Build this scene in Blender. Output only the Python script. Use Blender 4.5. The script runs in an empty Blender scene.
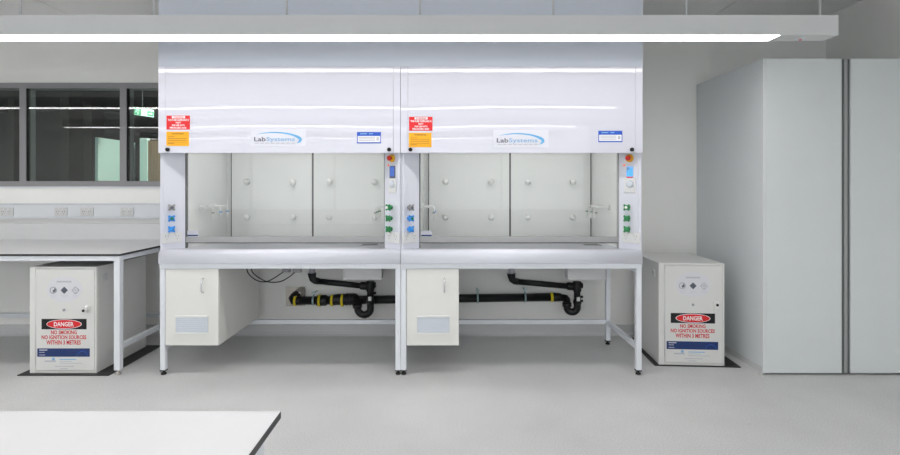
import bpy, bmesh, math, random
from mathutils import Vector, Matrix

# ------------------------------------------------------------------ camera
EYE, F, VX, VY = 1.415, 500.0, 446.0, 185.0      # eye height (m), focal length and vanishing point in pixels of 900x455
SC = bpy.context.scene
COL = SC.collection
cam_d = bpy.data.cameras.new('camera')
cam_d.sensor_width = 36.0
cam_d.lens = F / 900.0 * 36.0
cam_d.shift_x = (450.0 - VX) / 900.0
cam_d.shift_y = -(227.5 - VY) / 900.0
cam_d.clip_start = 0.05
cam = bpy.data.objects.new('camera', cam_d)
cam.location = (0, 0, EYE)
cam.rotation_euler = (math.radians(90), 0, 0)
COL.objects.link(cam)
SC.camera = cam

# ------------------------------------------------------------------ world and exposure
SKY = 2.15
W = bpy.data.worlds.new('world'); SC.world = W
W.use_nodes = True
W.node_tree.nodes['Background'].inputs[0].default_value = (0.92, 0.96, 1.0, 1)     # even overcast sky outside the added facade
W.node_tree.nodes['Background'].inputs[1].default_value = SKY
SC.view_settings.view_transform = 'Standard'
SC.view_settings.look = 'None'
SC.view_settings.gamma = 1.0
SC.view_settings.use_curve_mapping = False
SC.view_settings.exposure = 0.26
LAMP = 11.0            # radiance of the linear pendant diffusers
HOOD_LAMP = 10.5        # radiance of the lamps inside the fume hoods


# ------------------------------------------------------------------ materials
def mat(name, col, rough=0.5, metal=0.0, coat=0.0, coat_rough=0.03, spec=0.5, noise=0.0, nscale=30.0,
        bump=0.0, bscale=200.0, emit=None, estr=0.0):
    m = bpy.data.materials.new(name); m.use_nodes = True
    nt = m.node_tree; b = nt.nodes['Principled BSDF']
    b.inputs['Base Color'].default_value = (*col, 1)
    b.inputs['Roughness'].default_value = rough
    b.inputs['Metallic'].default_value = metal
    b.inputs['Specular IOR Level'].default_value = spec
    b.inputs['Coat Weight'].default_value = coat
    b.inputs['Coat Roughness'].default_value = coat_rough
    if emit:
        b.inputs['Emission Color'].default_value = (*emit, 1)
        b.inputs['Emission Strength'].default_value = estr
    if noise or bump:
        tc = nt.nodes.new('ShaderNodeTexCoord')
    if noise:
        n = nt.nodes.new('ShaderNodeTexNoise'); n.inputs['Scale'].default_value = nscale
        n.inputs['Detail'].default_value = 3
        nt.links.new(tc.outputs['Object'], n.inputs['Vector'])
        r = nt.nodes.new('ShaderNodeMapRange')
        r.inputs['From Min'].default_value = 0.3; r.inputs['From Max'].default_value = 0.7
        r.inputs['To Min'].default_value = 1 - noise; r.inputs['To Max'].default_value = 1 + noise
        nt.links.new(n.outputs['Fac'], r.inputs['Value'])
        mx = nt.nodes.new('ShaderNodeVectorMath'); mx.operation = 'SCALE'
        mx.inputs[0].default_value = col
        nt.links.new(r.outputs['Result'], mx.inputs['Scale'])
        nt.links.new(mx.outputs['Vector'], b.inputs['Base Color'])
    if bump:
        n2 = nt.nodes.new('ShaderNodeTexNoise'); n2.inputs['Scale'].default_value = bscale
        n2.inputs['Detail'].default_value = 0
        nt.links.new(tc.outputs['Object'], n2.inputs['Vector'])
        bp = nt.nodes.new('ShaderNodeBump'); bp.inputs['Strength'].default_value = 1.0
        bp.inputs['Distance'].default_value = bump
        nt.links.new(n2.outputs['Fac'], bp.inputs['Height'])
        nt.links.new(bp.outputs['Normal'], b.inputs['Normal'])
        if coat:
            nt.links.new(bp.outputs['Normal'], b.inputs['Coat Normal'])
    return m


def glass_mat(name, tint, ior=1.5):
    m = bpy.data.materials.new(name); m.use_nodes = True
    nt = m.node_tree; nt.nodes.clear()
    o = nt.nodes.new('ShaderNodeOutputMaterial')
    t = nt.nodes.new('ShaderNodeBsdfTransparent'); t.inputs[0].default_value = (*tint, 1)
    g = nt.nodes.new('ShaderNodeBsdfGlossy'); g.inputs['Roughness'].default_value = 0.0
    g.inputs[0].default_value = (1, 1, 1, 1)
    f = nt.nodes.new('ShaderNodeFresnel'); f.inputs['IOR'].default_value = ior
    x = nt.nodes.new('ShaderNodeMixShader')
    geo = nt.nodes.new('ShaderNodeNewGeometry')          # the back face of the sheet adds no mirror of its own
    inv = nt.nodes.new('ShaderNodeMath'); inv.operation = 'SUBTRACT'; inv.inputs[0].default_value = 1.0
    mul = nt.nodes.new('ShaderNodeMath'); mul.operation = 'MULTIPLY'
    nt.links.new(geo.outputs['Backfacing'], inv.inputs[1])
    nt.links.new(f.outputs[0], mul.inputs[0]); nt.links.new(inv.outputs[0], mul.inputs[1])
    nt.links.new(mul.outputs[0], x.inputs[0]); nt.links.new(t.outputs[0], x.inputs[1])
    nt.links.new(g.outputs[0], x.inputs[2]); nt.links.new(x.outputs[0], o.inputs[0])
    return m


def floor_mat():
    m = mat('floor_vinyl', (0.5, 0.5, 0.495), rough=0.42, spec=0.4)
    nt = m.node_tree; b = nt.nodes['Principled BSDF']
    tc = nt.nodes.new('ShaderNodeTexCoord')
    n = nt.nodes.new('ShaderNodeTexNoise'); n.inputs['Scale'].default_value = 140; n.inputs['Detail'].default_value = 2
    n2 = nt.nodes.new('ShaderNodeTexNoise'); n2.inputs['Scale'].default_value = 2.2; n2.inputs['Detail'].default_value = 4
    for q in (n, n2):
        nt.links.new(tc.outputs['Object'], q.inputs['Vector'])
    r = nt.nodes.new('ShaderNodeValToRGB')
    r.color_ramp.elements[0].position = 0.33; r.color_ramp.elements[0].color = (0.53, 0.53, 0.53, 1)
    r.color_ramp.elements[1].position = 0.66; r.color_ramp.elements[1].color = (0.68, 0.68, 0.68, 1)
    nt.links.new(n.outputs['Fac'], r.inputs['Fac'])
    mr = nt.nodes.new('ShaderNodeMapRange')
    mr.inputs['From Min'].default_value = 0.3; mr.inputs['From Max'].default_value = 0.7
    mr.inputs['To Min'].default_value = 0.95; mr.inputs['To Max'].default_value = 1.05
    nt.links.new(n2.outputs['Fac'], mr.inputs['Value'])
    v = nt.nodes.new('ShaderNodeVectorMath'); v.operation = 'SCALE'
    nt.links.new(r.outputs['Color'], v.inputs[0]); nt.links.new(mr.outputs['Result'], v.inputs['Scale'])
    nt.links.new(v.outputs['Vector'], b.inputs['Base Color'])
    return m


def wood_mat():
    m = mat('brown_wood', (0.2, 0.12, 0.07), rough=0.5)
    nt = m.node_tree; b = nt.nodes['Principled BSDF']
    tc = nt.nodes.new('ShaderNodeTexCoord')
    mp = nt.nodes.new('ShaderNodeMapping'); mp.inputs['Scale'].default_value = (30, 30, 1.2)
    n = nt.nodes.new('ShaderNodeTexNoise'); n.inputs['Scale'].default_value = 2; n.inputs['Detail'].default_value = 5
    r = nt.nodes.new('ShaderNodeValToRGB')
    r.color_ramp.elements[0].position = 0.3; r.color_ramp.elements[0].color = (0.22, 0.13, 0.08, 1)
    r.color_ramp.elements[1].position = 0.7; r.color_ramp.elements[1].color = (0.36, 0.24, 0.15, 1)
    nt.links.new(tc.outputs['Object'], mp.inputs['Vector']); nt.links.new(mp.outputs[0], n.inputs['Vector'])
    nt.links.new(n.outputs['Fac'], r.inputs['Fac']); nt.links.new(r.outputs['Color'], b.inputs['Base Color'])
    return m


M = dict(
    wall=mat('wall_paint', (0.88, 0.875, 0.85), rough=0.6, spec=0.3, noise=0.015, nscale=3),
    ceil=mat('ceiling_tile_white', (0.88, 0.88, 0.87), rough=0.9, spec=0.1, noise=0.02, nscale=60),
    joint=mat('ceiling_joint', (0.18, 0.18, 0.18), rough=0.9),
    floor=floor_mat(),
    skirt=mat('vinyl_skirting', (0.60, 0.60, 0.605), rough=0.4, noise=0.06, nscale=200),
    alu=mat('grey_aluminium', (0.26, 0.255, 0.265), rough=0.45, metal=0.0, spec=0.5),
    hood=mat('hood_enamel', (0.70, 0.71, 0.785), rough=0.3, coat=0.6, coat_rough=0.05),
    gloss=mat('hood_fascia_gloss', (0.62, 0.62, 0.70), rough=0.3, coat=1.0, coat_rough=0.012, bump=0.007, bscale=0.9),
    infill=mat('infill_panel_paint', (0.77, 0.81, 0.90), rough=0.35, spec=0.4),
    liner=mat('hood_liner', (0.80, 0.80, 0.79), rough=0.35, spec=0.5, noise=0.01, nscale=4),
    seam=mat('dark_seam', (0.09, 0.09, 0.09), rough=0.6),
    steel_dark=mat('grey_sash_rail', (0.36, 0.36, 0.36), rough=0.35, spec=0.5),
    frame=mat('white_powder_coat', (0.75, 0.775, 0.82), rough=0.4, noise=0.01, nscale=10),
    cream=mat('cream_cabinet', (0.77, 0.765, 0.735), rough=0.45, noise=0.012, nscale=8),
    vent=mat('pale_blue_vent', (0.62, 0.66, 0.72), rough=0.5),
    black=mat('black_plastic', (0.010, 0.010, 0.011), rough=0.38, spec=0.3),
    rubber=mat('black_rubber', (0.018, 0.018, 0.018), rough=0.7, noise=0.2, nscale=60),
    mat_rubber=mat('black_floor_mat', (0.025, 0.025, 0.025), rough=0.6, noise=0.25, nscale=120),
    yellow=mat('yellow_band', (0.75, 0.60, 0.01), rough=0.5),
    teal=mat('galvanised_clip', (0.35, 0.47, 0.48), rough=0.35, metal=0.6),
    stainless=mat('brushed_stainless', (0.50, 0.47, 0.43), rough=0.32, metal=0.9, noise=0.06, nscale=40),
    chrome=mat('chrome', (0.7, 0.7, 0.72), rough=0.15, metal=1.0),
    laminate=mat('white_laminate', (0.66, 0.66, 0.67), rough=0.35, noise=0.01, nscale=12),
    core=mat('black_laminate_core', (0.03, 0.03, 0.032), rough=0.45, noise=0.1, nscale=50),
    safety=mat('safety_cabinet_enamel', (0.70, 0.70, 0.68), rough=0.35, coat=0.25, coat_rough=0.1, noise=0.01, nscale=8),
    tall=mat('tall_cabinet_laminate', (0.70, 0.73, 0.74), rough=0.35, noise=0.01, nscale=6),
    tall_edge=mat('tall_cabinet_edge', (0.72, 0.745, 0.75), rough=0.4, noise=0.01, nscale=6),
    groove=mat('dark_handle_channel', (0.13, 0.135, 0.135), rough=0.45),
    groove_mid=mat('grey_handle_lip', (0.33, 0.34, 0.34), rough=0.4),
    housing=mat('lamp_housing', (0.70, 0.705, 0.71), rough=0.45, noise=0.01, nscale=6),
    diffuser=mat('lamp_diffuser', (0.9, 0.9, 0.9), rough=0.5, emit=(1.0, 0.98, 0.965), estr=LAMP),
    hoodlamp=mat('hood_lamp_diffuser', (0.9, 0.9, 0.9), rough=0.5, emit=(0.99, 1.0, 0.985), estr=HOOD_LAMP),
    trunk=mat('trunking_white', (0.68, 0.70, 0.73), rough=0.45, noise=0.01, nscale=8),
    plate=mat('outlet_plate', (0.70, 0.70, 0.70), rough=0.4),
    plate_dim=mat('outlet_plate_ivory', (0.60, 0.60, 0.60), rough=0.4),
    red=mat('sign_red', (0.72, 0.012, 0.016), rough=0.5),
    redtext=mat('sign_red_print', (0.60, 0.015, 0.025), rough=0.5),
    orange=mat('sign_orange', (0.94, 0.42, 0.005), rough=0.5),
    signwhite=mat('sign_white', (0.84, 0.84, 0.86), rough=0.5),
    signgrey=mat('sign_grey_print', (0.36, 0.37, 0.40), rough=0.5),
    palegrey=mat('sign_pale_print', (0.50, 0.50, 0.55), rough=0.5),
    makerlabel=mat('maker_label_film', (0.715, 0.72, 0.79), rough=0.4),
    sticker=mat('hazard_sticker_film', (0.68, 0.68, 0.715), rough=0.4),
    lilac=mat('sticker_lilac', (0.62, 0.62, 0.68), rough=0.5),
    brown=mat('sign_brown_print', (0.30, 0.15, 0.02), rough=0.5),
    blue=mat('sign_blue', (0.015, 0.09, 0.52), rough=0.45),
    navy=mat('sign_navy', (0.006, 0.03, 0.14), rough=0.45),
    logo_blue=mat('logo_blue', (0.13, 0.42, 0.72), rough=0.45),
    logo_light=mat('logo_light_blue', (0.22, 0.45, 0.70), rough=0.45),
    slate=mat('logo_slate', (0.10, 0.11, 0.14), rough=0.45),
    vgreen=mat('valve_green', (0.02, 0.22, 0.07), rough=0.35),
    vblue=mat('valve_blue', (0.03, 0.27, 0.75), rough=0.35),
    vgrey=mat('valve_grey', (0.28, 0.28, 0.29), rough=0.35),
    vwhite=mat('valve_white', (0.8, 0.8, 0.78), rough=0.35),
    estop_yellow=mat('estop_yellow', (0.80, 0.40, 0.01), rough=0.4),
    estop_red=mat('estop_red', (0.65, 0.02, 0.01), rough=0.3),
    lcd_on=mat('lcd_bright', (0.03, 0.15, 0.5), rough=0.2, emit=(0.10, 0.42, 0.95), estr=0.75),
    lcd_dim=mat('lcd_dim', (0.03, 0.08, 0.3), rough=0.2, emit=(0.09, 0.17, 0.55), estr=0.45),
    led=mat('led_red', (0.7, 0.1, 0.05), rough=0.3, emit=(1, 0.25, 0.1), estr=0.4),
    pane=glass_mat('window_glass', (0.84, 0.93, 0.90), 1.7),
    clear=glass_mat('clear_glass', (0.97, 0.98, 0.975), 1.45),
    sash=glass_mat('sash_glass', (0.965, 0.97, 0.962), 1.42),
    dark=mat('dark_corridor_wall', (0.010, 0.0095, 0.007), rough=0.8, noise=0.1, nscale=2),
    reflect_dark=mat('reflection_strip_dark', (0.022, 0.021, 0.015), rough=0.8, noise=0.1, nscale=2),  # colour of the uprights that stand in for pane reflections
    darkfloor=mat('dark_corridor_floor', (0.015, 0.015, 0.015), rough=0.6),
    wood=wood_mat(),
    mint=mat('pale_green_panel', (0.66, 0.83, 0.80), rough=0.5),
    exit_green=mat('exit_sign_green', (0.0, 0.25, 0.08), rough=0.4, emit=(0.0, 0.40, 0.14), estr=0.3),
    exit_white=mat('exit_sign_white', (0.7, 0.9, 0.85), rough=0.4, emit=(0.55, 0.9, 0.85), estr=0.45),
    added_downlight=mat('added_downlight_glow', (0.9, 0.9, 0.85), rough=0.5, emit=(1, 0.96, 0.88), estr=1000),  # glow of the added corridor lamp
)


# ------------------------------------------------------------------ mesh helpers
def B():
    return bmesh.new()


def box(bm, x0, x1, y0, y1, z0, z1, bev=0.0, seg=2):
    t = bmesh.new()
    v = [t.verts.new(p) for p in ((x0, y0, z0), (x1, y0, z0), (x1, y1, z0), (x0, y1, z0),
                                  (x0, y0, z1), (x1, y0, z1), (x1, y1, z1), (x0, y1, z1))]
    for f in ((3, 2, 1, 0), (4, 5, 6, 7), (0, 1, 5, 4), (1, 2, 6, 5), (2, 3, 7, 6), (3, 0, 4, 7)):
        t.faces.new([v[i] for i in f])
    if bev:
        bmesh.ops.bevel(t, geom=t.edges[:], offset=bev, segments=seg, affect='EDGES', profile=0.5)
    merge(bm, t)
    return bm


def merge(bm, t):
    mp = {}
    for v in t.verts:
        mp[v] = bm.verts.new(v.co)
    for f in t.faces:
        try:
            nf = bm.faces.new([mp[v] for v in f.verts]); nf.smooth = f.smooth
        except ValueError:
            pass
    t.free()


def prism(bm, pts, axis, a, b, smooth=False):
    """extrude a 2-D polygon along an axis: 'x' pts=(y,z), 'y' pts=(x,z), 'z' pts=(x,y)"""
    def P(p, t):
        return {'x': (t, p[0], p[1]), 'y': (p[0], t, p[1]), 'z': (p[0], p[1], t)}[axis]
    t = bmesh.new()
    v0 = [t.verts.new(P(p, a)) for p in pts]; v1 = [t.verts.new(P(p, b)) for p in pts]
    n = len(pts)
    t.faces.new(v0); t.faces.new(v1[::-1])
    for i in range(n):
        f = t.faces.new((v0[i], v1[i], v1[(i + 1) % n], v0[(i + 1) % n])); f.smooth = smooth
    bmesh.ops.recalc_face_normals(t, faces=t.faces[:])
    merge(bm, t)
    return bm


def frames(pts):
    pts = [Vector(p) for p in pts]; out = []; up = None
    for i, p in enumerate(pts):
        d = (pts[min(i + 1, len(pts) - 1)] - pts[max(i - 1, 0)]).normalized()
        if up is None:
            up = Vector((0, 0, 1)) if abs(d.z) < 0.9 else Vector((0, 1, 0))
        s = d.cross(up).normalized(); up = s.cross(d).normalized()
        out.append((p, s, up))
    return out


def tube(bm, pts, r, seg=14, rad=None):
    t = bmesh.new(); rings = []
    for i, (p, s, u) in enumerate(frames(pts)):
        rr = rad[i] if rad else r
        rings.append([t.verts.new(p + s * (rr * math.cos(2 * math.pi * k / seg)) + u * (rr * math.sin(2 * math.pi * k / seg)))
                      for k in range(seg)])
    for a, b in zip(rings, rings[1:]):
        for k in range(seg):
            f = t.faces.new((a[k], a[(k + 1) % seg], b[(k + 1) % seg], b[k])); f.smooth = True
    t.faces.new(rings[0][::-1]); t.faces.new(rings[-1])
    bmesh.ops.recalc_face_normals(t, faces=t.faces[:])
    merge(bm, t)
    return bm


def cyl(bm, p0, p1, r, seg=16, r1=None):
    return tube(bm, [p0, p1], r, seg, [r, r if r1 is None else r1])


def lathe(bm, prof, c=(0, 0, 0), axis='z', seg=20):
    """prof = (radius, distance along the axis)"""
    def P(r, h, a):
        u, v = r * math.cos(a), r * math.sin(a)
        return Vector(c) + Vector({'z': (u, v, h), 'y': (u, h, v), 'x': (h, u, v)}[axis])
    t = bmesh.new()
    rings = [[t.verts.new(P(r, h, 2 * math.pi * k / seg)) for k in range(seg)] for r, h in prof]
    for a, b in zip(rings, rings[1:]):
        for k in range(seg):
            f = t.faces.new((a[k], a[(k + 1) % seg], b[(k + 1) % seg], b[k])); f.smooth = True
    t.faces.new(rings[0][::-1]); t.faces.new(rings[-1])
    bmesh.ops.recalc_face_normals(t, faces=t.faces[:])
    merge(bm, t)
    return bm


def arc(c, r, a0, a1, n, plane='xz', y=0.0):
    out = []
    for i in range(n + 1):
        a = math.radians(a0 + (a1 - a0) * i / n)
        out.append((c[0] + r * math.cos(a), y, c[1] + r * math.sin(a)))
    return out


def obj(name, bm, m, parent=None, loc=None, rz=0.0, label=None):
    me = bpy.data.meshes.new(name)
    bmesh.ops.recalc_face_normals(bm, faces=bm.faces[:])
    bm.to_mesh(me); bm.free()
    me.materials.append(M[m])
    o = bpy.data.objects.new(name, me)
    COL.objects.link(o)
    if parent:
        o.parent = parent
    if loc:
        o.location = loc
    o.rotation_euler.z = rz
    if label:
        o['label'] = label
    return o


def inst(src, parent, loc=(0, 0, 0), rz=0.0, name=None):
    o = src.copy()
    COL.objects.link(o)
    o.parent = parent; o.location = loc; o.rotation_euler = (0, 0, rz)
    return o


def thing(name, label, cat, loc=(0, 0, 0), rz=0.0, group=None):
    o = bpy.data.objects.new(name, None)
    o.empty_display_size = 0.1
    COL.objects.link(o)
    o.location = loc; o.rotation_euler.z = rz
    return tag(o, label, cat, group)


def tag(o, label, cat, group=None):
    o['label'] = label; o['category'] = cat
    if group:
        o['group'] = group
    return o


def struct(name, bm, m, label=None, cat=None):
    o = obj(name, bm, m)
    o['kind'] = 'structure'
    if label:
        o['label'] = label
    if cat:
        o['category'] = cat
    return o


def text(name, body, x0, x1, z0, z1, y, m, parent, bold=0.0, loc=None, rz=0.0):
    """flat lettering fitted into a box of the XZ plane, facing -Y"""
    cu = bpy.data.curves.new('t', 'FONT'); cu.body = body; cu.offset = bold; cu.extrude = 0.0; cu.resolution_u = 2
    cu.fill_mode = 'FRONT'
    to = bpy.data.objects.new('t', cu); COL.objects.link(to)
    bpy.context.view_layer.update()
    me = bpy.data.meshes.new_from_object(to.evaluated_get(bpy.context.evaluated_depsgraph_get()))
    bpy.data.objects.remove(to); bpy.data.curves.remove(cu)
    xs = [v.co.x for v in me.vertices]; ys = [v.co.y for v in me.vertices]
    a, b, c, d = min(xs), max(xs), min(ys), max(ys)
    for v in me.vertices:
        v.co = (x0 + (v.co.x - a) / (b - a) * (x1 - x0), y, z0 + (v.co.y - c) / (d - c) * (z1 - z0))
    me.name = name; me.materials.clear(); me.materials.append(M[m])
    o = bpy.data.objects.new(name, me); COL.objects.link(o)
    if parent:
        o.parent = parent
    if loc:
        o.location = loc
    o.rotation_euler.z = rz
    return o


def px(x, y, Y):
    """pixel and depth -> world point"""
    return Vector(((x - VX) / F * Y, Y, EYE - (y - VY) / F * Y))


# ------------------------------------------------------------------ the room
YW, XR, XL, YF, HC = 4.71, 3.58, -7.10, -4.89, 3.0
struct('floor', box(B(), XL - .1, XR + .1, YF - .1, YW + .02, -0.1, 0.0), 'floor')
ceil = struct('ceiling', box(B(), XL - .1, XR + .1, YF - .1, YW + .1, HC + 0.01, HC + 0.12), 'joint')
tile = None
for i in range(9):
    x1 = 2.5 - 1.2 * (i - 1); x0 = x1 - 1.2
    cut = i == 0
    if cut:
        x0, x1 = 2.5, XR
    first = None
    for j in range(8):
        yc = YW - 0.6 - 1.2 * j
        if cut and first is None:
            first = t = obj('ceiling_tile', box(B(), -(x1 - x0) / 2 + .005, (x1 - x0) / 2 - .001, -.595, .595, 0, .012), 'ceil', ceil)
        elif cut:
            t = inst(first, ceil)
        elif tile is None:
            tile = t = obj('ceiling_tile', box(B(), -.595, .595, -.595, .595, 0, .012), 'ceil', ceil)
        else:
            t = inst(tile, ceil)
        t.location = ((x0 + x1) / 2, yc, HC - 0.001)

# window opening in the back wall
WX0, WX1 = (20 - 200 - VX) / F * YW, (127 + 100 - VX) / F * YW
WZ0, WZ1 = px(0, 186.5, YW).z, px(0, 83, YW).z
bm = B()
box(bm, WX1, XR + .1, YW, YW + .14, 0, HC)
box(bm, XL - .1, WX0, YW, YW + .14, 0, HC)
box(bm, WX0, WX1, YW, YW + .14, 0, WZ0)
box(bm, WX0, WX1, YW, YW + .14, WZ1, HC)
struct('wall_back', bm, 'wall')
struct('wall_right', box(B(), XR, XR + .12, YF, YW, 0, HC), 'wall')
struct('wall_left', box(B(), XL - .12, XL, YF, YW, 0, HC), 'wall')
bm = B()
FX0, FX1, FZ0, FZ1 = XL + .05, XR - .05, .75, HC - .04   # added, unseen glazed facade behind the camera for daylight fill
box(bm, XL, FX0, YF - .12, YF, 0, HC); box(bm, FX1, XR, YF - .12, YF, 0, HC)
box(bm, FX0, FX1, YF - .12, YF, 0, FZ0); box(bm, FX0, FX1, YF - .12, YF, FZ1, HC)
struct('wall_front', bm, 'wall')
w2 = struct('added_facade', box(box(B(), FX0, FX1, YF - .1, YF, FZ0, FZ0 + .05), FX0, FX1, YF - .1, YF, FZ1 - .05, FZ1), 'frame')
for k in range(6):
    xa = FX0 + (FX1 - FX0 - .05) * k / 5
    obj('mullion', box(B(), xa, xa + .05, YF - .1, YF, FZ0 + .05, FZ1 - .05), 'frame', w2)
    if k < 5:
        obj('pane', box(B(), xa + .05, xa + (FX1 - FX0 - .05) / 5, YF - .056, YF - .05, FZ0 + .05, FZ1 - .05), 'clear', w2)
pd = bpy.data.lights.new('added_facade_portal', 'AREA'); pd.shape = 'RECTANGLE'
pd.size, pd.size_y = FX1 - FX0, FZ1 - FZ0
pd.cycles.is_portal = True
po = bpy.data.objects.new('added_facade_portal', pd); COL.objects.link(po)
po.location = ((FX0 + FX1) / 2, YF - .11, (FZ0 + FZ1) / 2); po.rotation_euler = (math.radians(90), 0, 0)
struct('baseboard_back', prism(B(), [(YW - .004, .1), (YW, .102), (YW, 0), (YW - .03, 0), (YW - .012, .014), (YW - .004, .035)],
                               'x', XL, XR), 'skirt')

# window frame, mullions and panes
win = struct('window_1', box(B(), WX0, WX1, YW - .012, YW + .1, WZ1 - .052, WZ1), 'alu',
             'grey aluminium window frame with three dark panes beside the fume hood')
obj('bottom_rail', box(B(), WX0, WX1, YW - .012, YW + .1, WZ0, WZ0 + .05), 'alu', win)
for k in range(5):
    xa = (20 - 200 + 100.2 * k - VX) / F * YW
    obj('mullion', box(B(), xa, xa + .062, YW - .012, YW + .1, WZ0 + .05, WZ1 - .052), 'alu', win)
    if k < 4:
        xb = xa + 100.2 / F * YW
        g = box(B(), xa + .062, xb, YW + .004, YW + .010, WZ0 + .05, WZ1 - .052)
        pn = obj('pane', g, 'pane', win)
        obj('gasket', box(box(B(), xa + .062, xa + .070, YW - .004, YW + .03, WZ0 + .05, WZ1 - .052),
                          xa + .062, xb, YW - .004, YW + .02, WZ0 + .044, WZ0 + .052), 'black', pn)

# window sill edge (bright lip) below the frame
struct('trim_1', box(B(), WX0 - .02, WX1 + .02, YW - .02, YW + .02, WZ0 - .012, WZ0), 'trunk')

# the dark corridor behind the window
YC = 9.2
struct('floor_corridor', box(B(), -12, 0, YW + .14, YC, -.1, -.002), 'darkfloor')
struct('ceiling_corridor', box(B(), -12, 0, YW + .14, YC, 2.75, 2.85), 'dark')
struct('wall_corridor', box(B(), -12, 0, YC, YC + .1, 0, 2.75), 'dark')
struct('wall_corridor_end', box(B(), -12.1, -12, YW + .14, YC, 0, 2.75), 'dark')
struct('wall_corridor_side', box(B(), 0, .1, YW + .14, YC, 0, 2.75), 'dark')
for (xa, xb, Y) in ((60, 69, 7.6), (84, 92, 8.4), (8, 14, 7.8)):  # dark uprights built in place of faint vertical reflections in the glass
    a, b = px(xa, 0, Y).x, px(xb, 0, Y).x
    o = struct('reflection_strip', box(B(), a, b, Y, Y + .3, 0, 2.75), 'reflect_dark')

# open white door seen through the glass, wooden door leaf and its frame
d = thing('corridor_door', 'pale green panel door standing open in the dark room behind the window', 'door', (-4.86, 7.2, 0))
obj('leaf', box(B(), -.04, 0, -.22, .62, 0, 2.08, .003), 'mint', d)
obj('handle', cyl(cyl(B(), (0, -.14, 1.0), (.05, -.14, 1.0), .01), (.05, -.15, 1.0), (.05, -.02, 1.0), .01), 'chrome', d)
Y = 7.62
d = thing('wooden_door', 'brown wooden door with pale green jamb behind the window', 'door', (px(160, 0, Y).x, Y, 0))
x0 = px(148, 0, Y).x - px(160, 0, Y).x
obj('leaf', box(B(), x0, x0 + .82, 0, .04, 0, 2.09, .003), 'wood', d)
obj('jamb', box(B(), x0 - .115, x0 - .003, -.02, .06, 0, 2.13, .003), 'mint', d)
obj('handle', cyl(B(), (x0 + .7, 0, 1.0), (x0 + .7, -.06, 1.0), .012), 'chrome', d)
c = px(143, 112, 6.9)
e = thing('exit_sign', 'green and white running man exit sign hanging behind the window', 'sign', (c.x, c.y, c.z), math.radians(68))
e.scale = (1.45, 1.0, .8)
obj('panel', box(B(), -.115, .115, 0, .025, -.065, .065, .004), 'exit_white', e)
obj('green_field', box(B(), -.11, -.02, -.003, 0, -.06, .06), 'exit_green', e)
obj('green_field', box(B(), .045, .11, -.003, 0, -.055, .03), 'exit_green', e)
bm = B()                                   # running figure: head, trunk, arms and legs
lathe(bm, [(.011, 0), (.011, -.002)], (-.052, -.003, .040), 'y', 12)
for a, b in (((-.06, .028), (-.072, -.008)), ((-.06, .022), (-.04, .008)), ((-.06, .022), (-.088, .012)),
             ((-.072, -.008), (-.05, -.022)), ((-.05, -.022), (-.058, -.05)), ((-.072, -.008), (-.094, -.034))):
    cyl(bm, (a[0], -.004, a[1]), (b[0], -.004, b[1]), .0045, 6)
obj('running_figure', bm, 'exit_white', e)
obj('arrow', prism(B(), [(.055, -.002), (.08, -.002), (.08, .014), (.1, -.012), (.08, -.038), (.08, -.022), (.055, -.022)], 'y', -.005, -.003),
    'exit_white', e)
obj('rod', cyl(B(), (0, .012, .06), (0, .012, (2.75 - c.z) / .8), .006, 8), 'alu', e)
d = thing('added_downlight', 'added unseen ceiling lamp in the dark room behind the window', 'added_downlight', (-3.45, 7.1, 2.75))  # added lamp, out of view, to brighten the doors behind the glass
obj('bezel', lathe(B(), [(.09, 0), (.09, -.008), (.07, -.01), (.065, -.004)], (0, 0, 0), 'z', 24), 'trunk', d)
obj('lens', lathe(B(), [(.063, -.003), (.063, -.008)], (0, 0, 0), 'z', 24), 'added_downlight', d)


# infill panel from the hoods up to the ceiling
struct('trim_3', box(B(), px(158.5, 0, 3.73).x, px(643, 0, 3.73).x, 3.73, 3.76, 2.30, HC - .001), 'infill',
       'pale blue grey infill panel above the fume hoods up to the ceiling')


# ------------------------------------------------------------------ linear pendant lights
def pendant(yf, label):
    t = thing('pendant_light', label, 'light', (0, yf, px(0, 35, 3.17).z), group='linear pendant lights')
    w, h = .135, .127
    xa, xb, xd = -6.3, px(838, 0, 3.17).x, px(781, 0, 3.17).x
    bm = B()
    box(bm, xa, xb, 0, .004, .0, h)
    box(bm, xa, xb, w - .004, w, .0, h)
    box(bm, xa, xb, .004, w - .004, h - .01, h)
    box(bm, xd, xb - .004, .004, w - .004, .0, .006)
    obj('housing', bm, 'housing', t)
    for x in (xa, xb - .004):
        obj('end_cap', box(B(), x, x + .006, -.001, w + .001, -.001, h + .001), 'housing', t)
    obj('diffuser', box(B(), xa + .01, xd, .005, w - .005, .001, .008), 'diffuser', t)
    s = obj('sensor', lathe(B(), [(.028, 0), (.026, -.005), (.012, -.010)], (px(802, 0, 3.22).x, w / 2, 0), 'z', 20), 'trunk', t)
    obj('sensor_lens', lathe(B(), [(.010, -.009), (.007, -.014), (.002, -.016)], (px(802, 0, 3.22).x, w / 2, 0), 'z', 12), 'estop_red', s)
    for k in range(-4, 7):
        x = px(20 + 133.35 * k, 0, 3.235).x
        if xa < x < xb:
            obj('suspension_rod', cyl(B(), (x, w / 2, h), (x, w / 2, HC - t.location.z), .007, 8), 'housing', t)
    return t


pendant(3.17, 'long white linear pendant light hanging in front of the fume hood fascias')
pendant(1.09, 'second long linear pendant light, mirrored in the glossy fascias')
pendant(-.99, 'third long linear pendant light further into the room')
pendant(-3.07, 'fourth long linear pendant light near the far wall opposite the hoods')


# ------------------------------------------------------------------ fume hoods
YH = 3.70
HW = (643 - 158) / 2 / F * YH             # width of one hood
CXL = (279.25 - VX) / F * YH
CXR = (521.75 - VX) / F * YH
PA = math.atan2(.11, .13)


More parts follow.
